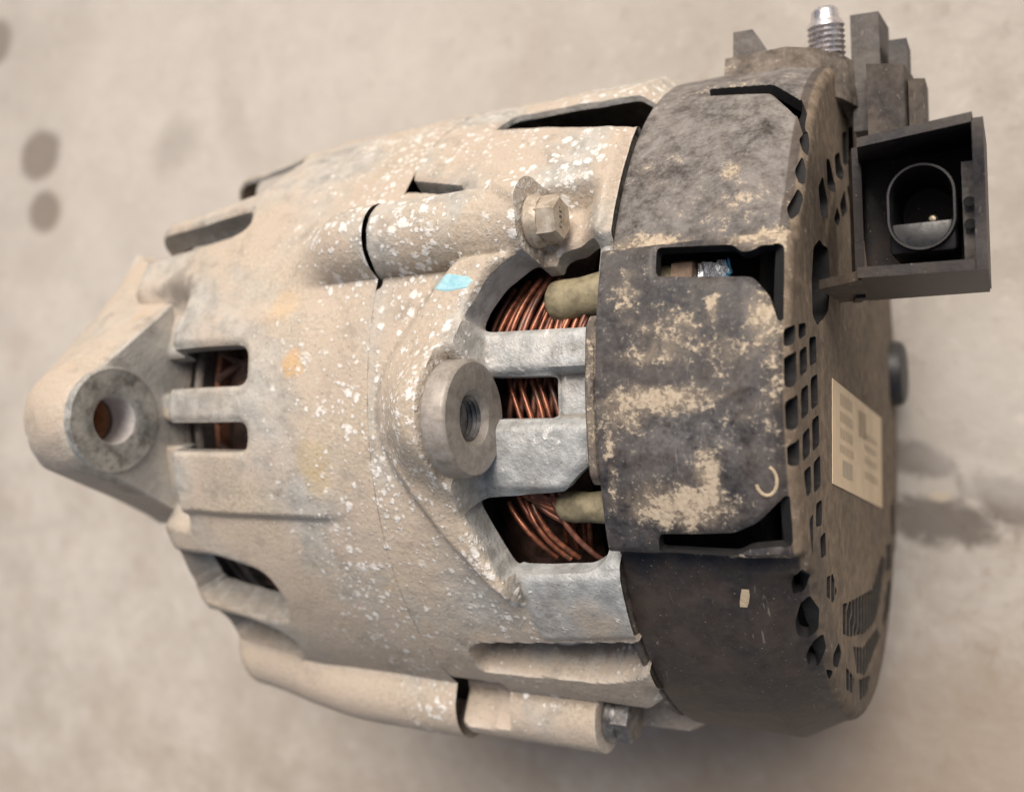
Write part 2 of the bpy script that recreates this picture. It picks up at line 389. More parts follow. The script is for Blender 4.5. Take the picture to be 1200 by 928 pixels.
# ------------------------------------------------------------------ the floor
def concrete():
    k = NT("stained_concrete")
    n1 = k.noise(150, 5, .55, .3); n2 = k.noise(28, 5, .6, .4, off=50); n3 = k.noise(5, 4, .6, off=120); n4 = k.noise(60, 4, .6, .6, off=900)
    n5 = k.noise(9, 5, .65, .8, off=640)
    t = k.m('ADD', k.m('MULTIPLY', n1, .40), k.m('ADD', k.m('MULTIPLY', n2, .38), k.m('MULTIPLY', n5, .22)))
    col = k.mix(k.ss(t, .34, .66), (.325, .296, .262), (.46, .43, .392))
    col = k.mix(k.m('MULTIPLY', k.ss(n4, .54, .70), .35), col, (.30, .25, .205))
    col = k.mix(k.m('MULTIPLY', k.ss(n3, .57, .70), .40), col, (.28, .24, .20))
    col = k.mix(k.m('MULTIPLY', k.ss(n3, .42, .28), .25), col, (.58, .54, .49))
    def spot(x, y, rx, ry, rot, soft, amt, c, wob=.35):
        nonlocal col
        v = k.vm('SUBTRACT', k.p, (x, y, 0)); 
        n = k.n.new("ShaderNodeVectorRotate"); n.rotation_type = 'Z_AXIS'; k.l.new(v, n.inputs['Vector']); n.inputs['Angle'].default_value = -rot
        v = k.vm('MULTIPLY', n.outputs[0], (1/rx, 1/ry, 0))
        dist = k.m('ADD', k.vm('LENGTH', v), k.m('ADD', k.m('MULTIPLY', k.m('SUBTRACT', n2, .5), wob), k.m('MULTIPLY', k.m('SUBTRACT', n5, .5), wob*1.3)))
        col = k.mix(k.m('MULTIPLY', k.ss(dist, 1+soft, 1-soft), amt), col, c)
    spot(-60, -190, 260, 95, .12, .75, .40, (.30, .235, .175), .8)  # both browns: dusty tone, with the floor's weaker light painted in
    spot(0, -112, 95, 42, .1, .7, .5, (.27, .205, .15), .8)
    spot(-250, 150, 170, 90, .3, .8, .35, (.56, .525, .485), .9)  # paler field paints the stronger light on the upper-left floor
    oil = (.15, .125, .10)
    spot(-382, 127, 15, 11.5, .2, .22, .78, oil, .2)
    spot(-380, 99.5, 11.5, 10, 0, .25, .78, oil, .2)
    spot(-412, 188, 12, 11, 0, .3, .75, oil, .2)
    spot(-290, 118, 14, 10, .5, .6, .30, oil)
    spot(-255, 120, 8, 22, .3, .6, .18, oil)
    spot(8, -37, 15, 6.5, -.15, .35, .75, (.085, .068, .056), 1.3)
    spot(2, -19, 13, 4.5, -.3, .4, .65, (.10, .08, .068), 1.3)
    spot(32, -33, 17, 5.5, -.5, .4, .65, (.11, .088, .075), 1.3)
    spot(22, -24, 16, 5, -.35, .6, .28, (.60, .58, .55), .9)
    spot(30, 5, 22, 20, 0, .5, .30, (.55, .53, .50), .6)
    spot(10, -30, 3, 1.5, 0, .3, .7, (.50, .42, .32), .3)
    nb = k.bump(k.m('ADD', n3, k.m('MULTIPLY', n2, 1.5)), .5, .6)
    return k.done(col, k.ss(n2, .3, .7, .70, .88), 0, nb, .35)
bm = bmesh.new()
bmesh.ops.create_grid(bm, x_segments=24, y_segments=24, size=1.0)
for v in bm.verts: v.co *= 15000.0
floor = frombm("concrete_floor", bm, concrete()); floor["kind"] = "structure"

# ------------------------------------------------------------------ the alternator
ALT = bpy.data.objects.new("alternator", None); COL.objects.link(ALT)
ALT.location = (0, 0, AXIS); ALT.empty_display_size = .05
ALT["label"] = "used car alternator with dirty cast aluminium body and black plastic end cover lying on concrete"
ALT["category"] = "alternator"
BC1 = (75.0, 27.0, 7.6)      # through-bolt bosses: centre radius, theta, own radius
BC2 = (74.2, -59.5, 7.8)
OTHERS = [(73, 142, 7.5), (73, 213, 7.5)]
def bossr(T, b):
    dt = (T-b[1]+180) % 360-180; s = b[0]*np.sin(dt*DEG)
    c = np.where(np.abs(dt) < 60, b[0]*np.cos(dt*DEG), 0)
    return np.where(np.abs(s) < b[2], c+np.sqrt(np.maximum(b[2]**2-s**2, 0)), 0)

# ---- front bracket
T1 = theta_axis()
XF = np.interp(T1, [-180, -120, -90, -60, -40, -25, -17, 0, 17, 26, 45, 65, 90, 150, 280],
               [-148, -148, -147, -146, -147, -146, -147, -149, -151, -158, -161, -158, -152, -146, -146])
nA = 150; su = np.linspace(0, 1, nA)
FRONT_R = 5.5
rows_X, rows_Xp, rows_kind = [], [], []
Xs = -79.13
flatX = Xs + su[:, None]*(XF[None, :]+FRONT_R - Xs)
ang = np.linspace(0, 90, 9)[1:]; sf = np.linspace(0, 1, 22)[1:]
T = np.broadcast_to(T1[None, :], (nA+8+21, len(T1)))
Xp = np.concatenate([flatX] + [XF[None, :]+FRONT_R-FRONT_R*a*DEG for a in ang] + [XF[None, :]+FRONT_R-FRONT_R*90*DEG-40*s for s in sf], 0)
def front_base(X, T):
    r = 74.4 - 4.2*smooth(-X, 115, 158) - .5*smooth(-X, 81, 100)
    # centre panel that carries the lug, falling off at its two edges
    wl_ = 15.5 + 8*smooth(-X, 128, 160); 
    pan = smooth(T, -wl_-1.0, -wl_+.6)*smooth(-T, -17.5-9*smooth(-X, 125, 160)-1.5, -17.5-9*smooth(-X, 125, 160)+2)
    r = r + 1.5*pan*smooth(-X, 86, 96)
    # scooped ground behind the lug
    sc = smooth(-X, 132.5, 137.5)*smooth(T, -21, -17)*smooth(-T, -27, -21)
    r = r - 6.5*sc
    # bosses of the long bolts
    fade = 1-smooth(-X, 97, 128)*.85
    r = smax(r, bossr(T, (BC1[0]-15*smooth(-X, 84, 114), BC1[1], BC1[2])), 4)
    r = smax(r, bossr(T, (BC2[0]-5*smooth(-X, 105, 145), BC2[1], BC2[2]+1.2)), 3)
    for b in OTHERS: r = smax(r, bossr(T, b), 2)
    r = r + (.22*smooth(-X, 79, 90))*fbm(X, T*1.3, 5, 40) 
    return r
R0 = front_base(np.maximum(Xp, XF[None, :]), T)
edgeR = R0[nA-1:nA, :]
Rr = R0.copy(); XX = Xp.copy()
for j, a in enumerate(ang):
    XX[nA+j] = XF+FRONT_R-FRONT_R*math.sin(a*DEG); Rr[nA+j] = edgeR[0]-FRONT_R*(1-math.cos(a*DEG))
for j, s in enumerate(sf):
    XX[nA+8+j] = XF-1.0*math.sin(s*3.14); Rr[nA+8+j] = (edgeR[0]-FRONT_R)*(1-s)+20*s
# slots in the shoulder
SL = []
def slot(poly, rad=3, R=72): SL.append(roundpoly(poly, R, rad))
slot([(-152, 12.8), (-109.8, 12.0), (-109.3, 5.4), (-152, 5.6)], 3, 75)
slot([(-152, -.1), (-109.4, -.3), (-109.8, -5.1), (-152, -5.0)], 2.4, 75)
slot([(-175, 42.6), (-124, 41.2), (-121.8, 36.3), (-126, 34.8), (-175, 34.4)], 2.5)
slot([(-176, 68), (-132, 67), (-121.7, 57.5), (-124.8, 46.8), (-176, 45.4)], 3)
slot([(-172, 86), (-119, 86), (-117, 77), (-122, 71.5), (-172, 72.0)], 3)
slot([(-146.5, -25.6), (-127.6, -24.6), (-114.6, -26.8), (-112.6, -33), (-116, -38.8), (-146.5, -37.0)], 4)
slot([(-146.5, -41.2), (-128, -40.4), (-118, -43.5), (-121.5, -51.5), (-146.5, -50.5)], 4)
for t in (100, 118, 150, 168, 190, 225, 240, 262):
    slot([(-168, t+5), (-122, t+5), (-120, t-4), (-168, t-4)], 3)
F = np.full(Xp.shape, 50.0); dslot = np.full(Xp.shape, 50.0)
for s in SL:
    f = sdcyl(Xp, T, s, 72); dslot = np.minimum(dslot, f)
F = dslot.copy()
Rr = Rr - .9*(1-np.clip(dslot/1.6, 0, 1))**2

aa = np.concatenate([np.zeros(nA), ang, np.full(21, 90.0)])[:, None]*DEG
dep = 3.2+3.6*smooth(-T, 16, 30)+2.0*smooth(T, 20, 30)*smooth(-T, -52, -46)-2.3*smooth(T, 44, 50)
P = polar(XX, Rr, T); Pin = polar(XX+dep*np.sin(aa), np.maximum(Rr-dep*np.cos(aa), 5), T)
tan = .60+.48*fbm(XX, T, 11, 38) + .30*smooth(-T, 10, 45) + .25*smooth(-XX, 108, 84)*smooth(T, -20, 20) - .25*smooth(-XX, 110, 135)*smooth(-np.abs(T), -26, -10)
speck = .25 + .55*smooth(-XX, 118, 88) + .25*fbm(XX, T, 21, 28) + .12*smooth(T, 0, 40)
speck = speck*(1-.65*smooth(-XX, 120, 135))
clean = .55*smooth(-XX, 122, 140)*smooth(-np.abs(T-3), -17, -10) + .45*gauss(XX, T, -120, -62, 22, 6) + .25*smooth(T, 20, 50)
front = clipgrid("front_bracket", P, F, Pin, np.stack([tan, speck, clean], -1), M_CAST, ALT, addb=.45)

# ---- mounting lug, a tapering ear cast with the front bracket
def lug_outline(cz, rad, by_hi, bz_hi, by_lo, bz_lo):
    """arc over the hole, then straight flanks down to the two feet (y, z)"""
    pts = [(by_lo, bz_lo - 26), (by_lo, bz_lo)]
    c = np.array([0.9, cz])
    def tang(foot, sgn):
        v = np.array(foot)-c; dist = np.linalg.norm(v); al = math.acos(rad/dist); base = math.atan2(v[1], v[0])
        return base+sgn*al
    a0 = tang((by_lo, bz_lo), -1); a1 = tang((by_hi, bz_hi), 1)
    a0 = a0 % (2*math.pi); a1 = a1 % (2*math.pi)
    def flank(p, q, n): return [tuple(np.array(p)*(1-i/n)+np.array(q)*i/n) for i in range(1, n)]
    s0 = c+rad*np.array((math.cos(a0), math.sin(a0))); s1 = c+rad*np.array((math.cos(a1), math.sin(a1)))
    pts += flank((by_lo, bz_lo), s0, 8)
    for i in range(33):
        a = a0+(a1-a0)*i/32; pts.append((c[0]+rad*math.cos(a), c[1]+rad*math.sin(a)))
    pts += flank(s1, (by_hi, bz_hi), 8)
    pts += [(by_hi, bz_hi), (by_hi, bz_hi-26)]
    return np.array(pts)
secs = []
LX = [(-143.6, 79.4, 10.4), (-144.3, 79.4, 11.4), (-145.4, 79.3, 12.0), (-149, 78.7, 12.5), (-153, 77.8, 12.9), (-157, 76.5, 13.2), (-161, 74.6, 13.4), (-165, 72.2, 13.5), (-169, 69.4, 13.3), (-173, 66.2, 13.0), (-176.3, 63.2, 11.0), (-177.4, 61.6, 8)]
for i, (x, cz, rad) in enumerate(LX):
    k_ = (x+143.6)/(-30.7)
    o = lug_outline(cz, rad, 30+13*k_, 58-14*k_, -(25+3*k_), 56-16*k_)
    wob = np.array([.35*math.sin(i*1.3+j*.35)+.2*math.sin(j*.9+i*2.1) for j in range(len(o))])
    o[:, 1] += wob*.8*(2 < i < 11); secs.append((x, o))
nl = len(secs[0][1]); HN = 32
def holer(h): return [(0.9+h*math.cos(2*math.pi*i/HN), 79.4+h*math.sin(2*math.pi*i/HN)) for i in range(HN)]
vs, fs = [], []
for x, o in secs:
    for y, z in o: vs.append((x, y, z))
for i in range(len(secs)-1):
    for j in range(nl-1):
        fs.append((i*nl+j, (i+1)*nl+j, (i+1)*nl+j+1, i*nl+j+1))
bm = bmesh.new()
bv = [bm.verts.new(v) for v in vs]
for f in fs: bm.faces.new([bv[i] for i in f])
# back face with the bolt hole: outline + hole loop filled as a ring
hl = [bm.verts.new((-143.6, y, z)) for y, z in holer(5.5)]
hl2 = [bm.verts.new((-164.0, y, z-1.5)) for y, z in holer(4.9)]
for i in range(HN): bm.faces.new((hl[i], hl[(i+1) % HN], hl2[(i+1) % HN], hl2[i]))
oe = [bm.edges.get((bv[j], bv[(j+1)])) for j in range(nl-1)]
oe.append(bm.edges.new((bv[nl-1], bv[0])))
he = [bm.edges.get((hl[i], hl[(i+1) % HN])) for i in range(HN)]
bmesh.ops.triangle_fill(bm, use_beauty=True, use_dissolve=False, edges=oe+he)
fl = [bv[(len(secs)-1)*nl+j] for j in range(nl)]
h3 = hl2; oe2 = [bm.edges.get((fl[j], fl[j+1])) for j in range(nl-1)]; oe2.append(bm.edges.new((fl[nl-1], fl[0])))
bm.faces.new(fl)
lug = frombm("mounting_lug", bm, M_CAST, ALT, True); sharpen(lug.data, 38)
at = lug.data.attributes.new("wear", 'FLOAT_COLOR', 'POINT')
co = np.zeros(len(lug.data.vertices)*3); lug.data.vertices.foreach_get("co", co); co = co.reshape(-1, 3)/MM
wr = np.stack([.75+.2*np.sin(co[:, 1]*.2), .12+0*co[:, 0], .25*(co[:, 0] > -144)], -1); wr[:, 0] -= .6*(co[:, 0] > -144.0)
at.data.foreach_set("color", np.hstack([np.clip(wr, 0, 1), np.ones((len(wr), 1))]).astype(np.float32).ravel())
# machined face, counter-bore and bore of the lug
HC = (-143.4, 0.9, 79.4)
face = lathe("bushing_face", [(-1.2, 11.5), (.2, 11.5), (.5, 11.1), (.45, 10.4), (.55, 8.4), (.5, 6.0), (.1, 5.4)], M_FACE, lug, HC, (1, 0, 0), 56)
lathe("bore", [(.1, 5.4), (-1.5, 5.1), (-6.5, 4.9)], M_BORE, lug, HC, (1, 0, 0), 40)
lathe("bore_end", [(-7.5, 4.9), (-15, 4.6), (-15.2, 0.01)], M_HOLE, lug, HC, (1, 0, 0), 40)

# ---- rear bracket
T2 = theta_axis(); X2 = np.concatenate([np.linspace(-79.1, -31.0, 112)])
X, T = np.meshgrid(X2, T2, indexing='ij')
WINA = roundpoly([(-55.2, 12.3), (-54.2, 14.8), (-51.6, 18.2), (-46.5, 21.4), (-42.2, 21.2), (-41.8, 23.6), (-38, 24.3), (-34.6, 24), (-34.0, 12.1)], 75, 1.2)
MID = roundpoly([(-55, 5.3), (-41.3, 5.1), (-41.3, -1.0), (-55, -.9)], 73, .8)
WINL = roundpoly([(-57.2, -13.1), (-50, -12.6), (-40, -11.8), (-37.2, -9.5), (-34.2, -7.5), (-34.4, -20.6), (-37, -21.9), (-52.2, -22.8)], 74, .9)
TOPS = roundpoly([(-66.5, 53.8), (-65.2, 60.5), (-46, 59.8), (-29, 59), (-29, 47.5), (-31.2, 45.2), (-33.2, 46.2), (-36, 47)], 74, 1.5)
r = 74.35 + .2*smooth(X, -79, -70)*fbm(X, T*1.3, 8, 35)
collar = [(-36, 33), (-45, 33), (-56.7, 28.2), (-64.9, 18.8), (-71.5, 11.5), (-75.3, 7), (-77, 2), (-76.6, -3), (-74, -8), (-69, -13.5), (-63, -19.8), (-57.5, -25.5), (-52, -29), (-34, -29)]
dc = -sdcyl(X, T, collar, 76)
zone = roundpoly([(-30, 24.3), (-41.6, 24), (-42.2, 21), (-46.5, 21.4), (-51.6, 18.2), (-54.4, 14.8), (-55, 11), (-54.2, 5.5), (-56, 0), (-57, -6), (-56.5, -10), (-57.2, -13.1), (-55, -18), (-52, -22.8), (-50.5, -35.5), (-30, -33)], 76, 1.2)
dz = sdcyl(X, T, zone, 76)
arm = np.exp(-((T-0)/13.0)**2)
h = 4.6*smooth(-T, -25, -20)*smooth(dc, -.6, 4.5) + 8.6*np.exp(-(np.abs(T)/8.8)**2.6)*smooth(dc, 2, 15)
r = r + h*smooth(dz, -.25, .9)
r = smax(r, np.where((X < -45.6), bossr(T, BC1), 0) , 2.4)
r = smax(r, np.where((X < -46.6), bossr(T, BC2), 0), 1.6)
for b in OTHERS: r = smax(r, np.where(X < -44, bossr(T, b), 0), 1.6)
inz = smooth(-dz, -.4, 1.4)
lump = inz*smooth(-T, 21.5, 23.0)
bars = inz*(1-smooth(-T, 19, 21.5))
r = r - bars*1.3
bar1 = 4.5-np.abs(T-8.7)*1.3; bar2 = 6.6-np.abs(T+6.3)*1.3
r = r + bars*(-.9*(1-smooth(np.maximum(bar1, bar2*.9), -.3, 1.6)))
# plate between the bars sits lower
pl = bars*smooth(X, -42.0, -41.0)*smooth(T, -1.6, -.8)*smooth(-T, -5.9, -5.1)
r = r - 2.6*pl
r = r - bars*1.6*smooth(X, -37, -33.5)*smooth(-T, .5, 7)
r = r + .8*lump*smooth(X, -54, -48)
# pad above the window, with rounded right end
padd = sdcyl(X, T, roundpoly([(-70, 46.5), (-35, 46.0), (-31.8, 42), (-31.6, 26), (-33, 24.4), (-44, 24.4), (-70, 40)], 75, 3), 75)
r = r + 1.2*smooth(-padd, -.5, 1.5)*smooth(X, -68, -60)
seat = smooth(X, -46.0, -45.5)*smooth(-X, 33, 39)*smooth(T, 20, 22)*smooth(-T, -34, -31)
r = np.where(seat > 0, r-(r-70.8)*seat, r)
r = r - np.maximum(r-77.6, 0)*smooth(X, -59.4, -57.8)*(1-smooth(np.abs(T), 6.0, 9.5))
# pockets
pk = sdcyl(X, T, roundpoly([(-69, -40), (-66, -38), (-46, -36), (-33, -34.6), (-29, -34), (-29, -39), (-34.2, -43), (-43, -45.2), (-69.5, -46.0)], 74, 2.5), 74)
r = r - 8.5*smooth(-pk, -.2, .9)
r = r + 3.5*smooth(-pk, .2, 2)*gauss(X, T, -51, -41, 6, 4)
pk2 = sdcyl(X, T, roundpoly([(-82, -50.2), (-67, -50.0), (-66.5, -56.5), (-82, -57.5)], 76, .8), 76)
r = r - 7.5*smooth(-pk2, -.2, .7)
slit = sdcyl(X, T, [(-82, 41.8), (-66.2, 37.9), (-65, 36.4), (-66, 35.6), (-77.5, 38.0), (-82, 38.6)], 75)
# lower rib ends in a rounded corner beside the cover
rib = smooth(X, -36, -31)*smooth(-T, 44, 50)*smooth(T, -63, -56)
r = r - 3*rib
r = r - 7*smooth(X, -46.6, -46.0)*smooth(-T, 52.5, 54.5)*smooth(T, -74, -70)
r = r - 2.8*smooth(X, -36, -31.4)*smooth(np.abs(T), 51, 58)
holes = [(WINA, 75), (MID, 73), (WINL, 74), (TOPS, 74)]
for t in (125, 165, 195, 235):
    holes.append((roundpoly([(-66, t+7), (-29, t+7), (-29, t-7), (-66, t-7)], 74, 2), 74))
F = np.full(X.shape, 50.0)
for p_, R_ in holes: F = np.minimum(F, sdcyl(X, T, p_, R_)-(.7 if p_ in (WINA, WINL) else 0))
F = np.minimum(F, slit)
r = r - .9*(1-np.clip(F/1.5, 0, 1))**2
r = r + .10*fbm(X, T*1.3, 15, 6)
gap = (smooth(T, 19.0, 20.5)*smooth(-T, -33.5, -32) + smooth(T, -69, -67.5)*smooth(-T, 57, 58.5))*np.exp(-((X+79.1)/.65)**2)
r = r - 2.2*gap*(1+.35*np.sin(T*5.1)*np.sin(T*2.3))
P = polar(X, r, T); Pin = polar(X, np.minimum(r-3.4+2.2*smooth(T, 42, 48), 71.2-.6*smooth(T, 10, 20)+2.0*smooth(T, 42, 48)), T)
tan = .62+.48*fbm(X, T, 31, 26) + .45*smooth(dc, -1, 3)*smooth(dz, 0, 2)*(1-.5*smooth(dc, 7, 11)) + .3*smooth(-T, 25, 45)
speck = .80 + .3*fbm(X, T, 41, 20) + .30*smooth(dc, 5, 14)*smooth(dz, 0, 1) - .25*smooth(-T, 30, 45)
clean = smooth(-dz, -1, 1)*.95 + .9*smooth(-pk, -.3, 1) + .9*smooth(-pk2, -.3, 1) + .35*smooth(dc, 7, 14)*smooth(dz, 0, 1)
tan = tan*(1-.75*smooth(-dz, -1, 1)*(1-.55*smooth(-T, 24, 28)))*(1-.7*smooth(-pk, -.3, 1))
speck = speck - .30*smooth(-dz, -1, 1)
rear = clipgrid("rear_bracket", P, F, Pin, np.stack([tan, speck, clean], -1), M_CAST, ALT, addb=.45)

# blue paint dab on the collar: a thin irregular film following the casting
def surf_r(x, t):
    i = np.argmin(np.abs(X2-x)); j = np.argmin(np.abs(T2-t)); return r[i, j]
vs, fs = [], []; nx, ny = 22, 14
for i in range(nx):
    for j in range(ny):
        a, b = i/(nx-1)*2-1, j/(ny-1)*2-1
        q = a*math.sqrt(max(0, 1-.35*b*b)); w = b*math.sqrt(max(0, 1-.45*a*a))
        x = -59.4+5.1*q*(1+.06*math.sin(5*b+1)); t = 17.5+1.25*w*(1+.10*math.sin(4*a+2)) - .25*a
        vs.append(cyl_pt(x, surf_r(x, t)+.10-(.35 if max(abs(a), abs(b)) > .99 else 0), t))
for i in range(nx-1):
    for j in range(ny-1): fs.append((i*ny+j, (i+1)*ny+j, (i+1)*ny+j+1, i*ny+j+1))
pydata("paint_mark", vs, fs, M_PAINT, rear)

# ---- threaded steel bushing in the rear ear
BCN = (-52.2, -0.6, 80.0)
bush = lathe("threaded_bushing", [(-9, 6.0), (-4.9, 6.0), (-4.8, 9.9), (-4.3, 10.3), (-.8, 10.3), (-.3, 10.1), (0, 9.7), (.05, 6.0), (-.1, 5.0), (-1.2, 4.0)], M_STEEL, ALT, BCN, (1, 0, 0), 64)
pr = []
for i in range(26):
    pr.append((-1.2-i*.45, 3.95 if i % 2 == 0 else 3.5))
pr += [(-13, 3.5), (-13, .01)]
lathe("thread", pr, M_DBOLT, bush, BCN, (1, 0, 0), 40)

# ---- long bolts
def flange_bolt(x, t, rc, mat, fr=5.9, hx=4.7, rot=.2):
    o = cyl_pt(x, rc, t)
    b_ = lathe("flange_bolt", [(-30, 3), (-.2, 3), (-.2, fr-.3), (.2, fr), (1.0, fr), (1.7, fr-.5), (2.2, hx+.2), (2.2, .01)], mat, ALT, o, (1, 0, 0), 40)
    bm = bmesh.new()
    lo = [bm.verts.new((o[0]+1.6, o[1]+hx*1.1*math.cos(rot+k*math.pi/3), o[2]+hx*1.1*math.sin(rot+k*math.pi/3))) for k in range(6)]
    hi = [bm.verts.new((o[0]+5.0, v.co.y, v.co.z)) for v in lo]
    tp = [bm.verts.new((o[0]+5.5, o[1]+(v.co.y-o[1])*.86, o[2]+(v.co.z-o[2])*.86)) for v in lo]
    for k in range(6):
        k2 = (k+1) % 6
        bm.faces.new((lo[k], lo[k2], hi[k2], hi[k])); bm.faces.new((hi[k], hi[k2], tp[k2], tp[k]))
    bm.faces.new(tp)
    hd = frombm("hex_head", bm, mat, b_, True, .3, 2); sharpen(hd.data, 30)
    return b_, o
b1, o1 = flange_bolt(-45.4, 26.4, 76.4, M_BOLT, 4.8, 3.9)
bm = bmesh.new()
for (yy, zz, sy, sz) in [(-1.6, .6, .35, .9), (-.7, .4, .3, .5), (.2, .6, .35, .9), (1.1, .5, .3, .9), (1.8, .8, .3, .4)]:
    boxbm(o1[0]+5.5, o1[1]+yy, o1[2]+zz, .16, sy, sz, bm)
frombm("head_marking", bm, M_DBOLT, b1)
b2, o2 = flange_bolt(-46.4, -59.5, 74.4, M_DBOLT, 5.4, 4.6, .5)
for b in OTHERS: flange_bolt(-43.4, b[1], b[0], M_DBOLT)

# ---- stator, windings, rotor and pulley inside
lathe("stator_core", [(-112, 52), (-112, 68), (-64, 68), (-64, 52)], M_CORE, ALT, (0, 0, 0), (1, 0, 0), 96)
def bundle(name, xa, xb, rc, rin, seed):
    n = 220; prof = []
    g = np.random.default_rng(seed); vs, fs = [], []
    m_ = 12
    for i in range(n):
        w = 360*i/n; br = .9*math.sin(i*2.9)+.6*g.normal()
        for j in range(m_):
            u = j/(m_-1); x = xa+(xb-xa)*u; rr = rin+(rc-rin)*math.sin(math.pi*(.15+.7*u))+br*.5*math.sin(math.pi*u)
            vs.append(cyl_pt(x, rr, w+5*u))
    for i in range(n):
        for j in range(m_-1):
            i2 = (i+1) % n; fs.append((i*m_+j, i2*m_+j, i2*m_+j+1, i*m_+j+1))
    return pydata(name, vs, fs, M_COPD, ALT)
bundle("rear_winding", -64, -42, 61.0, 52, 3)
bundle("front_winding", -132, -111, 62.5, 52, 4)
lathe("rotor", [(-136, 20), (-136, 50), (-40, 50), (-40, 20)], M_CORE, ALT, (0, 0, 0), (1, 0, 0), 72)
lathe("red_ring", [(-134.5, 56), (-134.5, 59), (-133.2, 59), (-133.2, 56)], M_RING, ALT, (0, 0, 0), (1, 0, 0), 72)
for xx, rr in ((-148.5, 59.5), (-144.6, 60), (-140.6, 60)):
    lathe("fan_ring", [(xx, 40), (xx, rr-.6), (xx+.8, rr), (xx+1.9, rr), (xx+2.4, rr-.6), (xx+2.4, 40)], M_FAN, ALT, (0, 0, 0), (1, 0, 0), 96)
def drum_wires():
    # wires seen through the windows: (x0, theta0, x1, theta1, r0, r1, bow)
    L = []
    g = random.Random(4)
    for i in range(17):                                           # upper window, leaning turns
        x0 = -58.0+i*1.2+g.uniform(-.45, .45)
        L.append((x0, 9, x0+4.5+g.uniform(-.6, 1.4), 21.5+g.uniform(-1, 1.5), 66.5+g.uniform(-.7, .5), 64.8+g.uniform(-1, .4), .8))
    for i in range(9):
        x0 = -57.0+i*2.1
        L.append((x0, 8, x0+2.0, 22, 64.2+g.uniform(-.5, .5), 63.2, .4))
    for i in range(3):                                            # bundle turning into the sleeve
        L.append((-43.8+i*.7, 10.5, -42.6+i*1.3, 21.8, 67.0, 64.5, .6))
    for i in range(7):                                            # middle window, two layers crossing
        x0 = -54+i*2.1+g.uniform(-.3, .3)
        L.append((x0+3.2, -2.5, x0, 7, 65.8+g.uniform(-.4, .4), 65+g.uniform(-.5, .5), .3))
        L.append((x0, -2.5, x0+1.8, 7, 64.3, 63.8+g.uniform(-.5, .5), .3))
    for i in (1, 2, 3, 4, 6):                                            # lower window, arcs sweeping down
        x0 = -58+i*1.9
        L.append((x0, -14.5+g.uniform(-1, 1), x0+9+g.uniform(-1, 2), -24.5, 65.2+g.uniform(-1.2, .6), 66.2+g.uniform(-.8, .6), 1.3))
    for i in range(6):
        x0 = -60+i*1.5
        L.append((x0, -11-i*.3, -43.5, -14.2-i*.75, 64.2-.2*i, 66.2, .9))
    for i in range(4):
        x0 = -50+i*2.2
        L.append((x0, -11, x0+.4, -14.0, 66.5, 66.2, .2))
    for i in range(4):
        x0 = -45+i*1.6
        L.append((x0, -17, x0-1.2, -25, 63.6, 62.2, .3))
    for i in range(3):                                            # hints in the top slot and front slots
        L.append((-60+i*3, 46, -57+i*3, 62, 65, 64.5, .3))
    return L
for (x0, t0, x1, t1, ra, rb, bow) in drum_wires():
    pts = []
    for k in range(9):
        u = k/8; pts.append(cyl_pt(x0+(x1-x0)*(u**1.2), ra+(rb-ra)*u+bow*math.sin(math.pi*u), t0+(t1-t0)*u))
    jx, jr = random.uniform(-.5, .5), random.uniform(-.5, .3)
    pts = [p+np.array([jx*math.sin(3*i_/8+jx*6), 0, 0])+np.array([0, p[1], p[2]])/65*(jr*math.sin(2.2*i_/8)) for i_, p in enumerate(pts)]
    tube("copper_wire", pts, .56, M_COP if random.random() < .55 else M_COP2, ALT, 8)
for i in range(26):
    t = -46+i*5.0+random.uniform(-1, 1); pts = []
    for k in range(7):
        u = k/6; pts.append(cyl_pt(-131+u*19, 60.2+2.6*math.sin(math.pi*min(1, u*.9+.12)), t+7*u*(1 if i % 2 else -1)))
    tube("winding_wire", pts, .9, M_COPD, ALT, 7)
# insulating sleeves over the leads
for t, x0 in ((17.5, -44.5), (-15.2, -44.0)):
    pts = [cyl_pt(x0, 65.5, t), cyl_pt(x0+1.0, 65.8, t), cyl_pt(x0+3, 66.4, t), cyl_pt(x0+6, 67, t+.2), cyl_pt(x0+10, 67.2, t+.4), cyl_pt(x0+17, 67, t+.5), cyl_pt(x0+26, 66, t+.5)]
    tube("insulating_sleeve", pts, [3.1, 4.0, 3.9, 3.5, 3.9, 4.0, 4.0] if t > 0 else [2.2, 2.9, 2.9, 2.7, 3.1, 3.2, 3.2], M_SLEEVE, ALT, 20)
lathe("pulley", [(-172, 8), (-172, 24), (-170.5, 25.5), (-168, 22), (-165.5, 25), (-163, 22), (-160.5, 25), (-158, 22), (-156, 25), (-154.5, 24), (-154.5, 8)], M_DBOLT, ALT, (0, 0, -4), (1, 0, 0), 64)
lathe("front_bearing_boss", [(-150, 30), (-152.5, 24), (-152.5, 6)], M_STEEL, ALT, (0, 0, 0), (1, 0, 0), 64)

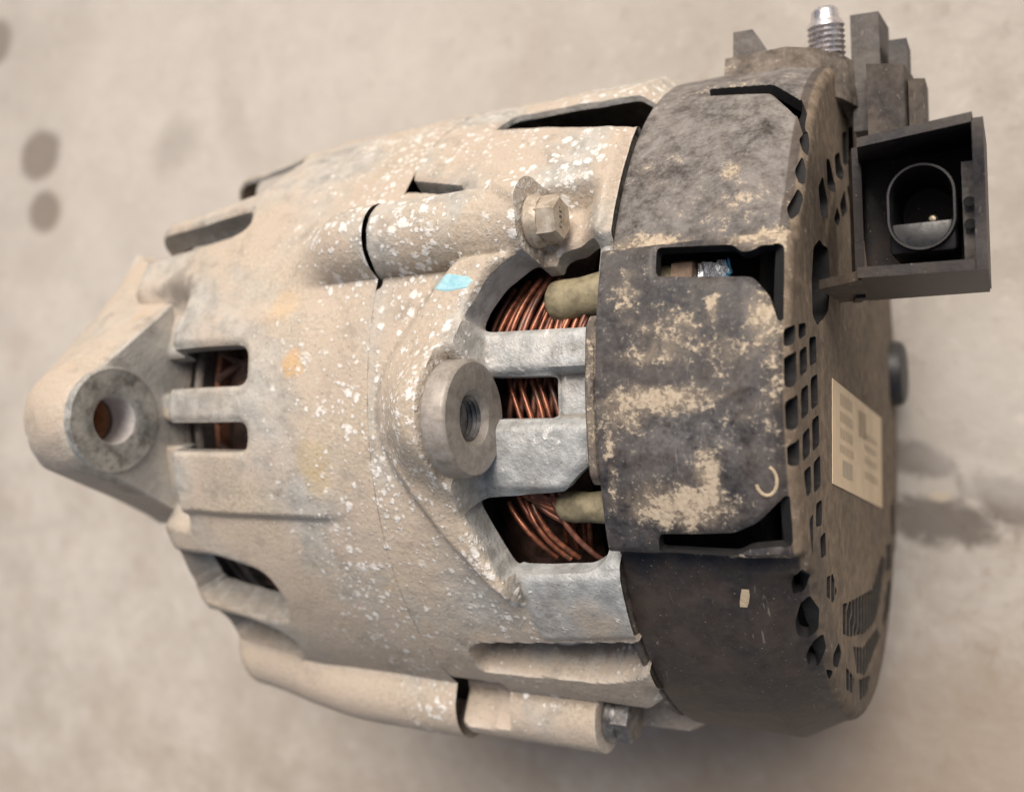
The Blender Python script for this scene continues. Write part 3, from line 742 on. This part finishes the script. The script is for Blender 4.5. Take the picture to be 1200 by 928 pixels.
# ---- black plastic end cover: side wall, rounded rim and rear face in one skin
T3 = np.concatenate([np.arange(-140, 80, .5), np.arange(80, 220, 2.0)])
CR = 2.6; nS, nC, nF = 88, 10, 96
XE = -CR
sX = np.linspace(-31.2, XE, nS)
def side_r(X, T):
    lo, hi = smooth(T, -19.5, -17.6), smooth(-T, -22.6, -20.2)
    pan = lo*hi
    r = 72.3 + 4.4*pan
        # flanks of the panel keep a small lip; lower band is chamfered towards the rear
    cham = smooth(-T, 21, 25)
    r = r - cham*.52*np.maximum(0, X+10.5)
    cu = smooth(T, 25, 30)
    r = r - cu*.30*np.maximum(0, X+8.0)
    r = r - pan*.22*np.maximum(0, X+7.0)
    r = r + .18*fbm(X, T*1.3, 51, 26)
    # faint mould line across the middle of the panel
    r = r + .22*np.exp(-((T-2.2)/.35)**2)*smooth(X, -17, -16)*smooth(-X, 5, 6)*pan
    return r
rowsX, rowsR = [], []
Rs = side_r(np.broadcast_to(sX[:, None], (nS, len(T3))), np.broadcast_to(T3[None, :], (nS, len(T3))))
XX = np.zeros((nS+nC+nF, len(T3))); RR = np.zeros_like(XX)
XX[:nS] = sX[:, None]; RR[:nS] = Rs
for j in range(nC):
    a = (j+1)/nC*90*DEG
    XX[nS+j] = XE+CR*math.sin(a); RR[nS+j] = Rs[-1]-CR*(1-math.cos(a))
for j in range(nF):
    u = (j+1)/nF
    rr = (Rs[-1]-CR)*(1-u)+.6*u
    RR[nS+nC+j] = rr
    XX[nS+nC+j] = 0 + .35*smooth(-rr, -51.5, -50)
T = np.broadcast_to(T3[None, :], XX.shape)
YY, ZZ = RR*np.sin(T*DEG), RR*np.cos(T*DEG)
isface = (np.arange(XX.shape[0]) >= nS-1)[:, None] & np.ones_like(T, bool)
WU = [(-21.6, 20.3), (-8.8, 19.6), (-7.6, 18.5), (-6.0, 18.6), (-4.6, 19.4), (-1.2, 19.4), (-.9, 10.2), (-1.7, 9.6), (-3.2, 13.0), (-5.6, 15.3), (-21.4, 16.4)]
WL = [(-22.3, -15.4), (-9.9, -14.9), (-5.8, -13.4), (-1.6, -10.2), (-.9, -10.6), (-1.2, -16.6), (-7.5, -16.8), (-10.2, -18.0), (-22.6, -18.0)]
SLIT = [(-21.7, 59.6), (-8.5, 55.6), (-2.6, 50.2), (-.86, 45.5), (-.86, 40.2), (-2.6, 45.3), (-7.9, 51.6), (-20.2, 55.2)]
side_holes = [roundpoly(WU, 77, .9), roundpoly(WL, 77, .9), roundpoly(SLIT, 76, .6)]
GR = [
 [(12.0, 75.4), (12.6, 70.8), (10.1, 71.2), (8.9, 75.7)],
 [(7.6, 75.4), (8.6, 70.8), (3.7, 71.2), (2.6, 75.7)],
 [(1.0, 75.4), (1.9, 70.8), (-3.0, 71.2), (-3.8, 75.7)],
 [(-5.8, 75.4), (-4.9, 70.8), (-9.0, 71.2), (-9.2, 75.7)],
 [(12.7, 68.4), (13.2, 62.2), (11.2, 62.6), (10.1, 68.7)],
 [(8.5, 68.4), (9.5, 62.2), (5.4, 62.6), (4.4, 68.7)],
 [(2.4, 68.4), (3.3, 62.2), (-1.4, 62.6), (-2.4, 68.7)],
 [(-4.6, 68.4), (-3.6, 62.2), (-8.0, 62.6), (-8.9, 68.7)],
 [(-10.4, 68.4), (-9.8, 62.2), (-14.2, 62.6), (-15.0, 68.7)],
 [(10.9, 60.0), (11.4, 53.6), (7.0, 54.0), (6.1, 60.3)],
 [(4.2, 60.0), (5.0, 53.6), (-0.2, 54.0), (-1.1, 60.3)],
 [(-2.7, 60.0), (-1.9, 53.6), (-7.0, 54.0), (-7.9, 60.3)],
 [(-9.7, 60.0), (-8.8, 53.6), (-14.0, 54.0), (-14.7, 60.3)],
 [(-18.5, 65.3), (-17.6, 61.5), (-24.2, 63.0), (-24.3, 66.5)],
 [(-16.5, 59.0), (-16.4, 53.5), (-20.7, 54.3), (-20.3, 59.8)], [(-22.5, 56.3), (-22.1, 51.3), (-26.2, 51.3), (-26.1, 56.2)],
 [(38.0, 46.3), (41.0, 41.4), (36.9, 36.9), (33.7, 37.6), (33.2, 44.7)], [(45.0, 37.1), (45.6, 33.3), (41.9, 28.3), (39.8, 29.7), (39.6, 36.4)],
 [(47.7, 27.1), (49.8, 20.5), (45.4, 18.2), (43.9, 20.7), (43.4, 26.0)], [(54.7, 16.1), (56.3, 10.1), (49.8, 9.6), (47.6, 16.6)],
 [(57.7, 7.6), (60.1, -0.2), (51.7, -0.8), (50.2, 3.4), (50.7, 8.1)], [(63.4, 15.4), (68.4, -0.9), (62.0, 0.6), (58.5, 13.2)],
 [(34.2, 32.8), (37.6, 28.2), (35.8, 24.6), (33.6, 28.1)], [(38.4, 25.0), (42.7, 17.8), (38.6, 15.4), (36.1, 22.4)], [(43.7, 14.2), (46.6, 6.6), (42.2, 3.9), (40.3, 11.6)],
 [(20.5, 55.9), (26.5, 53.3), (28.6, 47.3), (27.8, 40.6), (22.0, 39.0), (16.3, 42.9), (13.2, 51.8), (14.7, 56.2)],
 [(-44.4, 48.1), (-43.7, 41.5), (-46.3, 39.2), (-47.8, 43.4), (-46.4, 47.6)], [(-46.8, 50.4), (-47.3, 46.9), (-49.7, 46.5), (-49.3, 50.9)],
]
# lower vent field: rows of slots between arcs, divided by thin slats
FAR = [[(-30.5, 45.5), (-34.5, 41.5), (-35.5, 46.5), (-33.0, 52.5), (-30.0, 52.0)],
 [(-50.0, 34.5), (-54.8, 25.0), (-57.0, 28.0), (-53.5, 36.5)],
 [(-29.5, -46.0), (-28.0, -54.0), (-38.0, -52.5), (-37.5, -46.0)], [(-47.0, -33.0), (-48.0, -42.0), (-53.5, -37.0), (-56.0, -24.0), (-54.5, -20.0)],
 [(-37.9, 36.4), (-42.6, -1.6), (-38.2, -21.2), (-40.3, -27.4), (-50.7, -8.3), (-49.4, 10.9), (-45.8, 28.9), (-43.1, 37.5)],
 [(-48.6, 25.1), (-52.0, 12.2), (-53.2, -10.6), (-56.5, -16.1), (-58.2, 10.5), (-54.7, 22.0)],
 [(-56.6, 20.1), (-60.4, 2.6), (-62.6, 10.3), (-61.0, 18.8)], [(-37.3, -29.3), (-38.8, -42.9), (-45.1, -42.6), (-44.3, -30.7)]]
YZH = []
def clampr(p):
    r_ = math.hypot(*p); t = math.degrees(math.atan2(p[0], p[1])); lim = 75.4 if -10.5 < t < 11 else 68.2
    return (p[0]*lim/r_, p[1]*lim/r_) if r_ > lim else p
for q in [[clampr(p) for p in q_] for q_ in GR]:
    P_ = [np.array(p) for p in q]; out = []
    for i in range(len(P_)):
        a, b, c = P_[i-1], P_[i], P_[(i+1) % len(P_)]
        d1, d2 = a-b, c-b; l1, l2 = np.linalg.norm(d1), np.linalg.norm(d2); k_ = min(.9, l1*.4, l2*.4)
        for t in np.linspace(0, 1, 4):
            out.append((1-t)**2*(b+d1/l1*k_)+2*t*(1-t)*b+t*t*(b+d2/l2*k_))
    YZH.append(out)
Fs = np.full(XX.shape, 40.0)
RIM = [[(-3.9, -25.4), (-2.7, -22.9), (-.9, -20.9), (-.6, -23.8), (-2.0, -26.7), (-3.8, -27.4)],
 [(-4.3, -32.4), (-2.9, -28.9), (-1.3, -27.5), (-.3, -30.7), (-.9, -34.3), (-3.3, -36.0), (-4.3, -34.9)],
 [(-3.7, -39.6), (-1.9, -36.2), (-.4, -35.4), (-.4, -38.9), (-2.2, -42.5), (-3.8, -42.1)],
 [(-1.9, 25.8), (-.9, 30.5), (-.1, 29.5), (-.2, 25.5), (-1.2, 24.0)], [(-1.6, 33.2), (-.7, 36.6), (-.1, 34.4), (-.1, 31.6), (-.8, 31.2)],
 [(-1.6, 39.6), (-.6, 42.4), (-.1, 40.0), (-.1, 37.2), (-.8, 37.4)]]
corner_rows = ((np.arange(XX.shape[0]) >= nS-9) & (np.arange(XX.shape[0]) < nS+nC))[:, None]
for q in RIM:
    f = np.where(corner_rows, sdcyl(XX, T, roundpoly(q, 70, .7), 70), 40.0); Fs = np.minimum(Fs, f)
for q in side_holes:
    f = sdcyl(XX, T, q, 77); f = np.where(isface & (XX > -.85), 40.0, f); Fs = np.minimum(Fs, f)
Ff = np.full(XX.shape, 40.0)
front_pts = np.where(isface)
y_, z_ = YY[front_pts], ZZ[front_pts]; best = np.full(y_.shape, 40.0)
for q in YZH: best = np.minimum(best, sdpoly(y_, z_, q))
for q in FAR:
    s = sdpoly(y_, z_, q)
    slat = np.abs(((z_+.25*y_+200) % 4.4)-2.2)-.42      # slats across the opening
    best = np.minimum(best, np.maximum(s, -slat+0*slat))
best = np.where(XX[front_pts] < -1.35, 40.0, best)
Ff[front_pts] = best
F = np.minimum(Fs, Ff)
RR2 = RR - np.where(isface, 0, .5*(1-np.clip(Fs/1.1, 0, 1))**2)
P = polar(XX, RR2, T)
fr_ = np.clip((np.arange(XX.shape[0])-nS+1)/nC, 0, 1)[:, None]
Pin = polar(XX-4.5*fr_, RR2-2.4*(1-fr_), T)
mud = np.zeros_like(XX)
for (x, t, sx, st, w) in [(-17.6, -11.8, 6.0, 2.1, 1), (-12.9, -8.2, 1.7, 3.2, .95), (-20.7, 1.2, 6.9, 1.3, .95), (-25.8, -0.1, 3.4, 2.4, .7), (-17.8, 9.6, 6.2, 3.2, .5), (-22, 6.4, 5, 1.0, .55), (-9.6, 6.7, 5.2, 2.4, .45), (-2.6, 4.5, 1.4, 5.8, .6), (-3.6, 10.2, 2.4, 3.0, .8), (-25.9, 13.3, 2.6, 3.3, .5), (-24.3, 22.4, 7, 1.3, .95), (-4.1, 21.0, 5.2, 1.7, 1), (-9.4, 26.9, 6.8, 3.3, .40), (-24.9, 35.4, 4, 3.2, .34), (-11.7, 33.3, 1.4, 1.2, .8), (-29.1, -5.1, .9, 6.4, .55), (-9, -18.6, 8, .6, .75), (-16, -18.6, 5, .5, .55), (-7, -2, 2.2, 2, .45), (-5.5, 17.5, 1.2, 1.2, .5), (-11.7, 12.2, .9, 1.0, .95), (-28, 24, 2, 1, .6), (-20, 57, 9, 3, .4)]:
    mud = np.maximum(mud, w*.95*gauss(XX, T, x, t, sx*1.45, st*1.45))
film = .17*smooth(T, -22, -14) + .48*smooth(T, 20, 27) + .28*gauss(XX, T, -16, -3, 9, 4) + .05
film = np.where(isface, .12, film); mud = np.where(isface & (XX > -.9), .12*(RR > 62), mud)
brown = np.where(XX > -1.2, .95, 0) + .09*smooth(-T, 17, 26)*(XX <= -1.2) + .22*smooth(T, 20, 30)*(XX <= -1.2)
brown = np.where((XX > -1.2) & (T < -20) & (RR > 60), .6, brown)
cover = clipgrid("end_cover", P, F, Pin, np.stack([mud, film, brown], -1), M_PLAS, ALT, sharp=42, wb=.12, mat2=M_SHADE)
# dark inner plates of the cover
lathe("rectifier_plate", [(-30, 40), (-29, 63), (-9, 63), (-8.2, 62), (-8.2, 8)], M_PLATE, cover, (0, 0, 0), (1, 0, 0), 96)
# white scratch across the lower band, mud hook by the clip
sc_ = [cyl_pt(x, side_r(np.array(x), np.array(t))+.02, t) for x, t in [(-10.4, -24.4), (-10.6, -25.4), (-10.9, -26.4), (-11.2, -27.3)]]
def decal(name, ctr, w, mat, par):
    vs, fs = [], []
    for i, p in enumerate(ctr):
        a = w*(1 if 0 < i < len(ctr)-1 else .8)
        q = np.array(p); n = np.array([0, q[1], q[2]]); n /= np.linalg.norm(n)
        vs += [q+np.array([-a, 0, 0])+n*.08, q+np.array([a, 0, 0])+n*.08]
    for i in range(len(ctr)-1): fs.append((2*i, 2*i+1, 2*i+3, 2*i+2))
    return pydata(name, vs, fs, mat, par)
decal("scuff_mark", sc_, .75, M_MUD, cover)
hk = []
for k in range(15):
    a = math.radians(70-k*17); x, t = -4.2+1.5*math.cos(a), -8.5+1.7*math.sin(a)
    hk.append(cyl_pt(x, float(side_r(np.array(x), np.array(t)))+.05, t))
tube("clip_ridge", hk, .28, M_MUD, cover, 6)

# ---- lip of the cover against the bracket, in three segments
def lip(t0, t1, x0, x1, r_):
    n = 48; prof = [(x0, r_-5), (x0, r_-.9), (x0+.6, r_), (x1-.5, r_), (x1, r_-.8), (x1, r_-6)]; vs, fs = [], []
    m_ = len(prof)
    for i in range(n+1):
        t = t0+(t1-t0)*i/n; e = min(1, i/3, (n-i)/3)
        for (x, rr) in prof: vs.append(cyl_pt(x, rr-1.2*(1-e), t))
    for i in range(n):
        for j in range(m_-1): fs.append((i*m_+j, (i+1)*m_+j, (i+1)*m_+j+1, i*m_+j+1))
    o = pydata("cover_lip", vs, fs, M_PLAS, cover)
    at = o.data.attributes.new("wear", 'FLOAT_COLOR', 'POINT')
    at.data.foreach_set("color", np.tile([.40 if abs(t0+t1) < 10 else .15, .35, .35, 1.0], len(vs)).astype(np.float32))
    sharpen(o.data, 40); return o
lip(-9.6, 12.4, -33.9, -31.6, 75.6)
lip(24.0, 46.0, -33.6, -31.6, 72.9)
lip(-64.0, -21.8, -33.8, -31.6, 72.2)

# ---- things seen in the upper window of the cover
o = cyl_pt(-18.7, 68.8, 19.0)
lathe("terminal_nut", [(-2, 2.2), (-2, 2.6), (1.6, 2.6), (1.9, 2.2), (1.9, .01)], M_NUT, cover, o, (1, 0, 0), 6, False)
tube("terminal_stem", [cyl_pt(-26, 68, 18.8), cyl_pt(-20.5, 68.8, 19.0)], 1.5, M_SLEEVE, cover, 10)
def crumple(name, x0, x1, t0, t1, r_, mat, seed):
    g = random.Random(seed); vs, fs = [], []; a, b = 9, 6
    for i in range(a):
        for j in range(b):
            vs.append(cyl_pt(x0+(x1-x0)*i/(a-1)+g.uniform(-.15, .15), r_+g.uniform(-.7, .7)+1.0*math.sin(j*1.6), t0+(t1-t0)*j/(b-1)))
    for i in range(a-1):
        for j in range(b-1): fs.append((i*b+j, (i+1)*b+j, (i+1)*b+j+1, i*b+j+1))
    return pydata(name, vs, fs, mat, cover, False)
crumple("solder_tab", -16.6, -11.6, 17.0, 19.9, 69.3, M_FOIL, 3)
crumple("blue_tab", -11.5, -11.0, 17.0, 20.2, 69.5, M_BLUE, 5)

# ---- label on the rear face
lab = [(0.52, 4.2, 41.7), (0.52, -5.6, -27.8), (0.52, -27.4, -24.0), (0.52, -14.5, 45.4)]
A, Bc, Cc, Dc = [np.array(p) for p in lab]
bm = bmesh.new(); bmesh.ops.create_grid(bm, x_segments=1, y_segments=1, size=.5)
bm.clear()
lo = [bm.verts.new(p-np.array([.1, 0, 0])) for p in lab]; hi = [bm.verts.new(p) for p in lab]
bm.faces.new(hi)
for i in range(4): bm.faces.new((lo[i], lo[(i+1) % 4], hi[(i+1) % 4], hi[i]))
label = frombm("label_sticker", bm, M_LABEL, cover)
def lp(u, v):     # u down the long side, v across
    return (A*(1-u)+Bc*u)*(1-v)+(Dc*(1-u)+Cc*u)*v + np.array([.05, 0, 0])
def prints(name, rects, mat):
    vs, fs = [], []
    for (u0, u1, v0, v1) in rects:
        i = len(vs); vs += [lp(u0, v0), lp(u1, v0), lp(u1, v1), lp(u0, v1)]; fs.append((i, i+1, i+2, i+3))
    pydata(name, vs, fs, mat, label, False)
rc_ = []
for row, (v0, v1) in enumerate([(.08, .20), (.26, .36), (.42, .52), (.58, .66)]):
    u = .12
    while u < .34:
        w = random.choice([.015, .022, .03]); rc_.append((u, u+w, v0, v1)); u += w+.012
for v0, v1 in [(.30, .36), (.42, .48), (.55, .62), (.70, .78)]:
    u = .58
    while u < .86:
        w = random.choice([.02, .03, .035]); rc_.append((u, u+w, v0, v1)); u += w+.015
prints("printed_text", rc_, M_PRINT)
prints("printed_block", [(.16, .33, .72, .88)], M_PRINT2)
prints("printed_bars", [(.46+.018*i, .47+.018*i, .10, .38) for i in range(9)], M_PRINT)

# ---- rubber plug on the far edge of the rear face
plug = lathe("rubber_plug", [(-3, 9.0), (1.5, 9.0), (3.0, 8.4), (3.6, 7), (3.2, 4.5), (3.2, .01)], M_RUB, cover, (0, 5.5, -60.0), (1, 0, 0), 40)

# ---- terminal block at the top: stud, ribs, posts
def wearset(o, w):
    at = o.data.attributes.new("wear", 'FLOAT_COLOR', 'POINT')
    at.data.foreach_set("color", np.tile(list(w)+[1.0], len(o.data.vertices)).astype(np.float32))
bm = bmesh.new()
prof = [(-20.5, 26), (-20, 33), (-8, 33), (-3, 29), (1, 22), (3.5, 12), (3.5, -2), (-20.5, -2)]     # (x, z)
lo = [bm.verts.new((x, 60.0, z)) for x, z in prof]; hi = [bm.verts.new((x, 69.6, z-3)) for x, z in prof]
bm.faces.new(lo); bm.faces.new(hi[::-1])
for i in range(len(prof)): bm.faces.new((lo[i], lo[(i+1) % 8], hi[(i+1) % 8], hi[i]))
tb = frombm("terminal_block", bm, M_PLAS, cover, True, 1.0, 3); sharpen(tb.data, 35); wearset(tb, (.16, .6, .6))
pr = [(-6, 3.4)]
for i in range(14): pr.append((-.2+i*.55, 3.7 if i % 2 else 3.25))
pr += [(8.0, 3.2), (8.6, 2.75), (10.2, 2.6), (10.8, 2.0), (10.9, .01)]
lathe("terminal_stud", pr, M_STUD, cover, (-2.2, 69.0, 17.5), (0, 1, .12), 32)
def wedge(name, pts, y0, y1, w, bev=.5, skew=0):
    bm = bmesh.new()
    lo = [bm.verts.new((x, y0, z)) for x, z in pts]; hi = [bm.verts.new((x*1.0+skew, y1, z)) for x, z in pts]
    n = len(pts); bm.faces.new(lo); bm.faces.new(hi[::-1])
    for i in range(n): bm.faces.new((lo[i], lo[(i+1) % n], hi[(i+1) % n], hi[i]))
    o = frombm(name, bm, M_PLAS, cover, True, bev, 2); sharpen(o.data, 35); wearset(o, w); return o
bm = bmesh.new()                                              # triangular fin
for x in (-18.6, -14.6):
    pass
a_ = [bm.verts.new(p) for p in [(-18.8, 67, 29), (-18.8, 75.5, 27.5), (-15.0, 75.5, 27.0), (-10.4, 67, 27.5)]]
b_ = [bm.verts.new((v.co.x, v.co.y, v.co.z-7)) for v in a_]
bm.faces.new(a_); bm.faces.new(b_[::-1])
for i in range(4): bm.faces.new((a_[i], a_[(i+1) % 4], b_[(i+1) % 4], b_[i]))
fin = frombm("locating_fin", bm, M_PLAS, cover, True, .7, 2); sharpen(fin.data, 35); wearset(fin, (.05, .45, .25))
wedge("locating_post", [(2.0, 14), (7.4, 13), (8.2, 2), (2.0, 2)], 55, 79, (.02, .30, .12), .9)
wedge("retaining_clip", [(9.0, 12), (12.4, 11.5), (12.4, 3), (9.0, 3)], 54, 73, (.01, .18, .08), .7)
wedge("clip_foot", [(5.5, 20), (12.0, 16), (13.0, 6), (5.5, 6)], 47, 66.5, (.02, .15, .22), .8)
wedge("side_rib", [(12.6, 14), (15.6, 12), (15.6, 4), (12.6, 4)], 44, 64, (.0, .1, .3), .6)

# ---- connector: open-topped box behind the cover with an oval socket inside
def wall(bm, x0, x1, y0, y1, z0, z1): boxbm((x0+x1)/2, (y0+y1)/2, (z0+z1)/2, x1-x0, y1-y0, z1-z0, bm)
def prism(pts_lo, pts_hi):
    bm = bmesh.new(); lo = [bm.verts.new(p) for p in pts_lo]; hi = [bm.verts.new(p) for p in pts_hi]; n = len(lo)
    bm.faces.new(lo); bm.faces.new(hi[::-1])
    for i in range(n): bm.faces.new((lo[i], lo[(i+1) % n], hi[(i+1) % n], hi[i]))
    return bm
def panel(name, pts, th, w, par, mat=M_PLAS):
    """slab from four points, thickened along th"""
    t = np.array(th, float)
    bm = prism([np.array(p, float) for p in pts], [np.array(p, float)+t for p in pts])
    o = frombm(name, bm, mat, par, True, .45, 2); sharpen(o.data, 35); wearset(o, w); return o
ZT, ZB = 58.0, 32.0
conn = panel("connector_housing", [(6.5, 19.4, ZB), (26.0, 19.4, ZB), (26.0, 44.6, ZB), (4.5, 44.6, ZB)], (0, 0, 1.6), (.0, .0, .04), cover)
panel("near_wall", [(7.5, 20.2, ZT-.5), (26.2, 19.9, ZT-.5), (26.2, 18.8, ZB-4), (5.5, 18.8, ZB-4)], (0, 1.7, 0), (.02, .03, .10), conn)
panel("far_wall", [(8.3, 41.0, ZT+1), (25.0, 42.4, ZT+1), (25.0, 44.2, ZB), (5.0, 43.8, ZB)], (0, 1.5, 0), (.01, .06, .06), conn)
bm = bmesh.new()
ow = [(19.0, ZB), (19.9, ZT), (26.0, ZT), (33.0, ZT), (34.5, ZT+1), (42.9, ZT+1), (44.6, ZB)]
o_ = frombm("outer_wall", prism([(24.9, y, z) for y, z in ow], [(26.5, y, z) for y, z in ow]), M_PLAS, conn, True, .5, 2); sharpen(o_.data, 35); wearset(o_, (.01, .08, .05))
panel("inner_wall", [(6.2, 18.6, 38), (6.2, 46, 38), (4.2, 46, ZB-4), (4.2, 18.6, ZB-4)], (-1.6, 0, 0), (.0, .0, .05), conn)
panel("gusset", [(.2, 19.6, 50), (8.0, 19.9, ZT-1.2), (6.0, 18.9, ZB-4), (.2, 18.9, ZB-4)], (0, 1.6, 0), (.02, .05, .45), conn)
# dusty ledge on the outer wall inside the box
panel("outer_ledge", [(23.0, 20, 47), (25.4, 20, 47), (25.4, 38, 50), (23.0, 38, 50)], (0, 0, 1.5), (.0, .55, .15), conn)
# oval socket
def oval(r_, x, y, h, n=20):
    pts = []
    for i in range(n+1): a = math.pi*i/n; pts.append((x+r_*math.cos(a), y+h+r_*math.sin(a)))
    for i in range(n+1): a = math.pi+math.pi*i/n; pts.append((x+r_*math.cos(a), y-h+r_*math.sin(a)))
    return pts
def oval_skin(name, rings, mat, par, cx, cy):
    vs, fs = [], []; n = None
    for (r_, h, z, ox, oy) in rings:
        pts = oval(r_, cx+ox, cy+oy, h); n = len(pts)
        for x, y in pts: vs.append((x, y, z))
    for j in range(len(rings)-1):
        for i in range(n): fs.append((j*n+i, j*n+(i+1) % n, (j+1)*n+(i+1) % n, (j+1)*n+i))
    ob = pydata(name, vs, fs, mat, par); sharpen(ob.data, 40); return ob
CX, CY = 16.9, 31.6
sock = oval_skin("socket_shell", [(5.3, 1.9, ZB, 0, 0), (5.3, 1.9, 51.4, 0, 0), (5.15, 1.9, 51.8, 0, 0), (4.8, 1.9, 51.8, 0, 0), (4.6, 1.9, 51.4, 0, 0), (4.2, 1.8, 29, 0, 0), (.2, .05, 29, 0, 0)], M_SOCK, conn, CX, CY)
bmk = boxbm(CX, CY-4.7, 40.5, 10.2, 5.2, 18.6)
o_ = frombm("socket_foot", bmk, M_SOCK, sock, True, .7, 2); sharpen(o_.data, 35)
lathe("contact_pin", [(0, .8), (8.4, .8), (9.0, .5), (9.1, .01)], M_PIN, sock, (CX+1.2, CY-1.0, 35), (0, 0, 1), 16)
lathe("contact_tower", [(0, 1.9), (4.6, 1.8), (5.0, 1.4), (5.0, .01)], M_SOCK, sock, (CX-2.0, CY-3.4, 31), (0, 0, 1), 20)
for yy in (31.5, 28.0):
    lathe("latch_hole_disc", [(0, .9), (.12, .8), (.12, .01)], M_SHADE, conn, (24.0, yy, 48.6+(yy-20)*.166+1.0), (0, 0, 1), 14)  # flat black disc painting the shade inside a latch hole
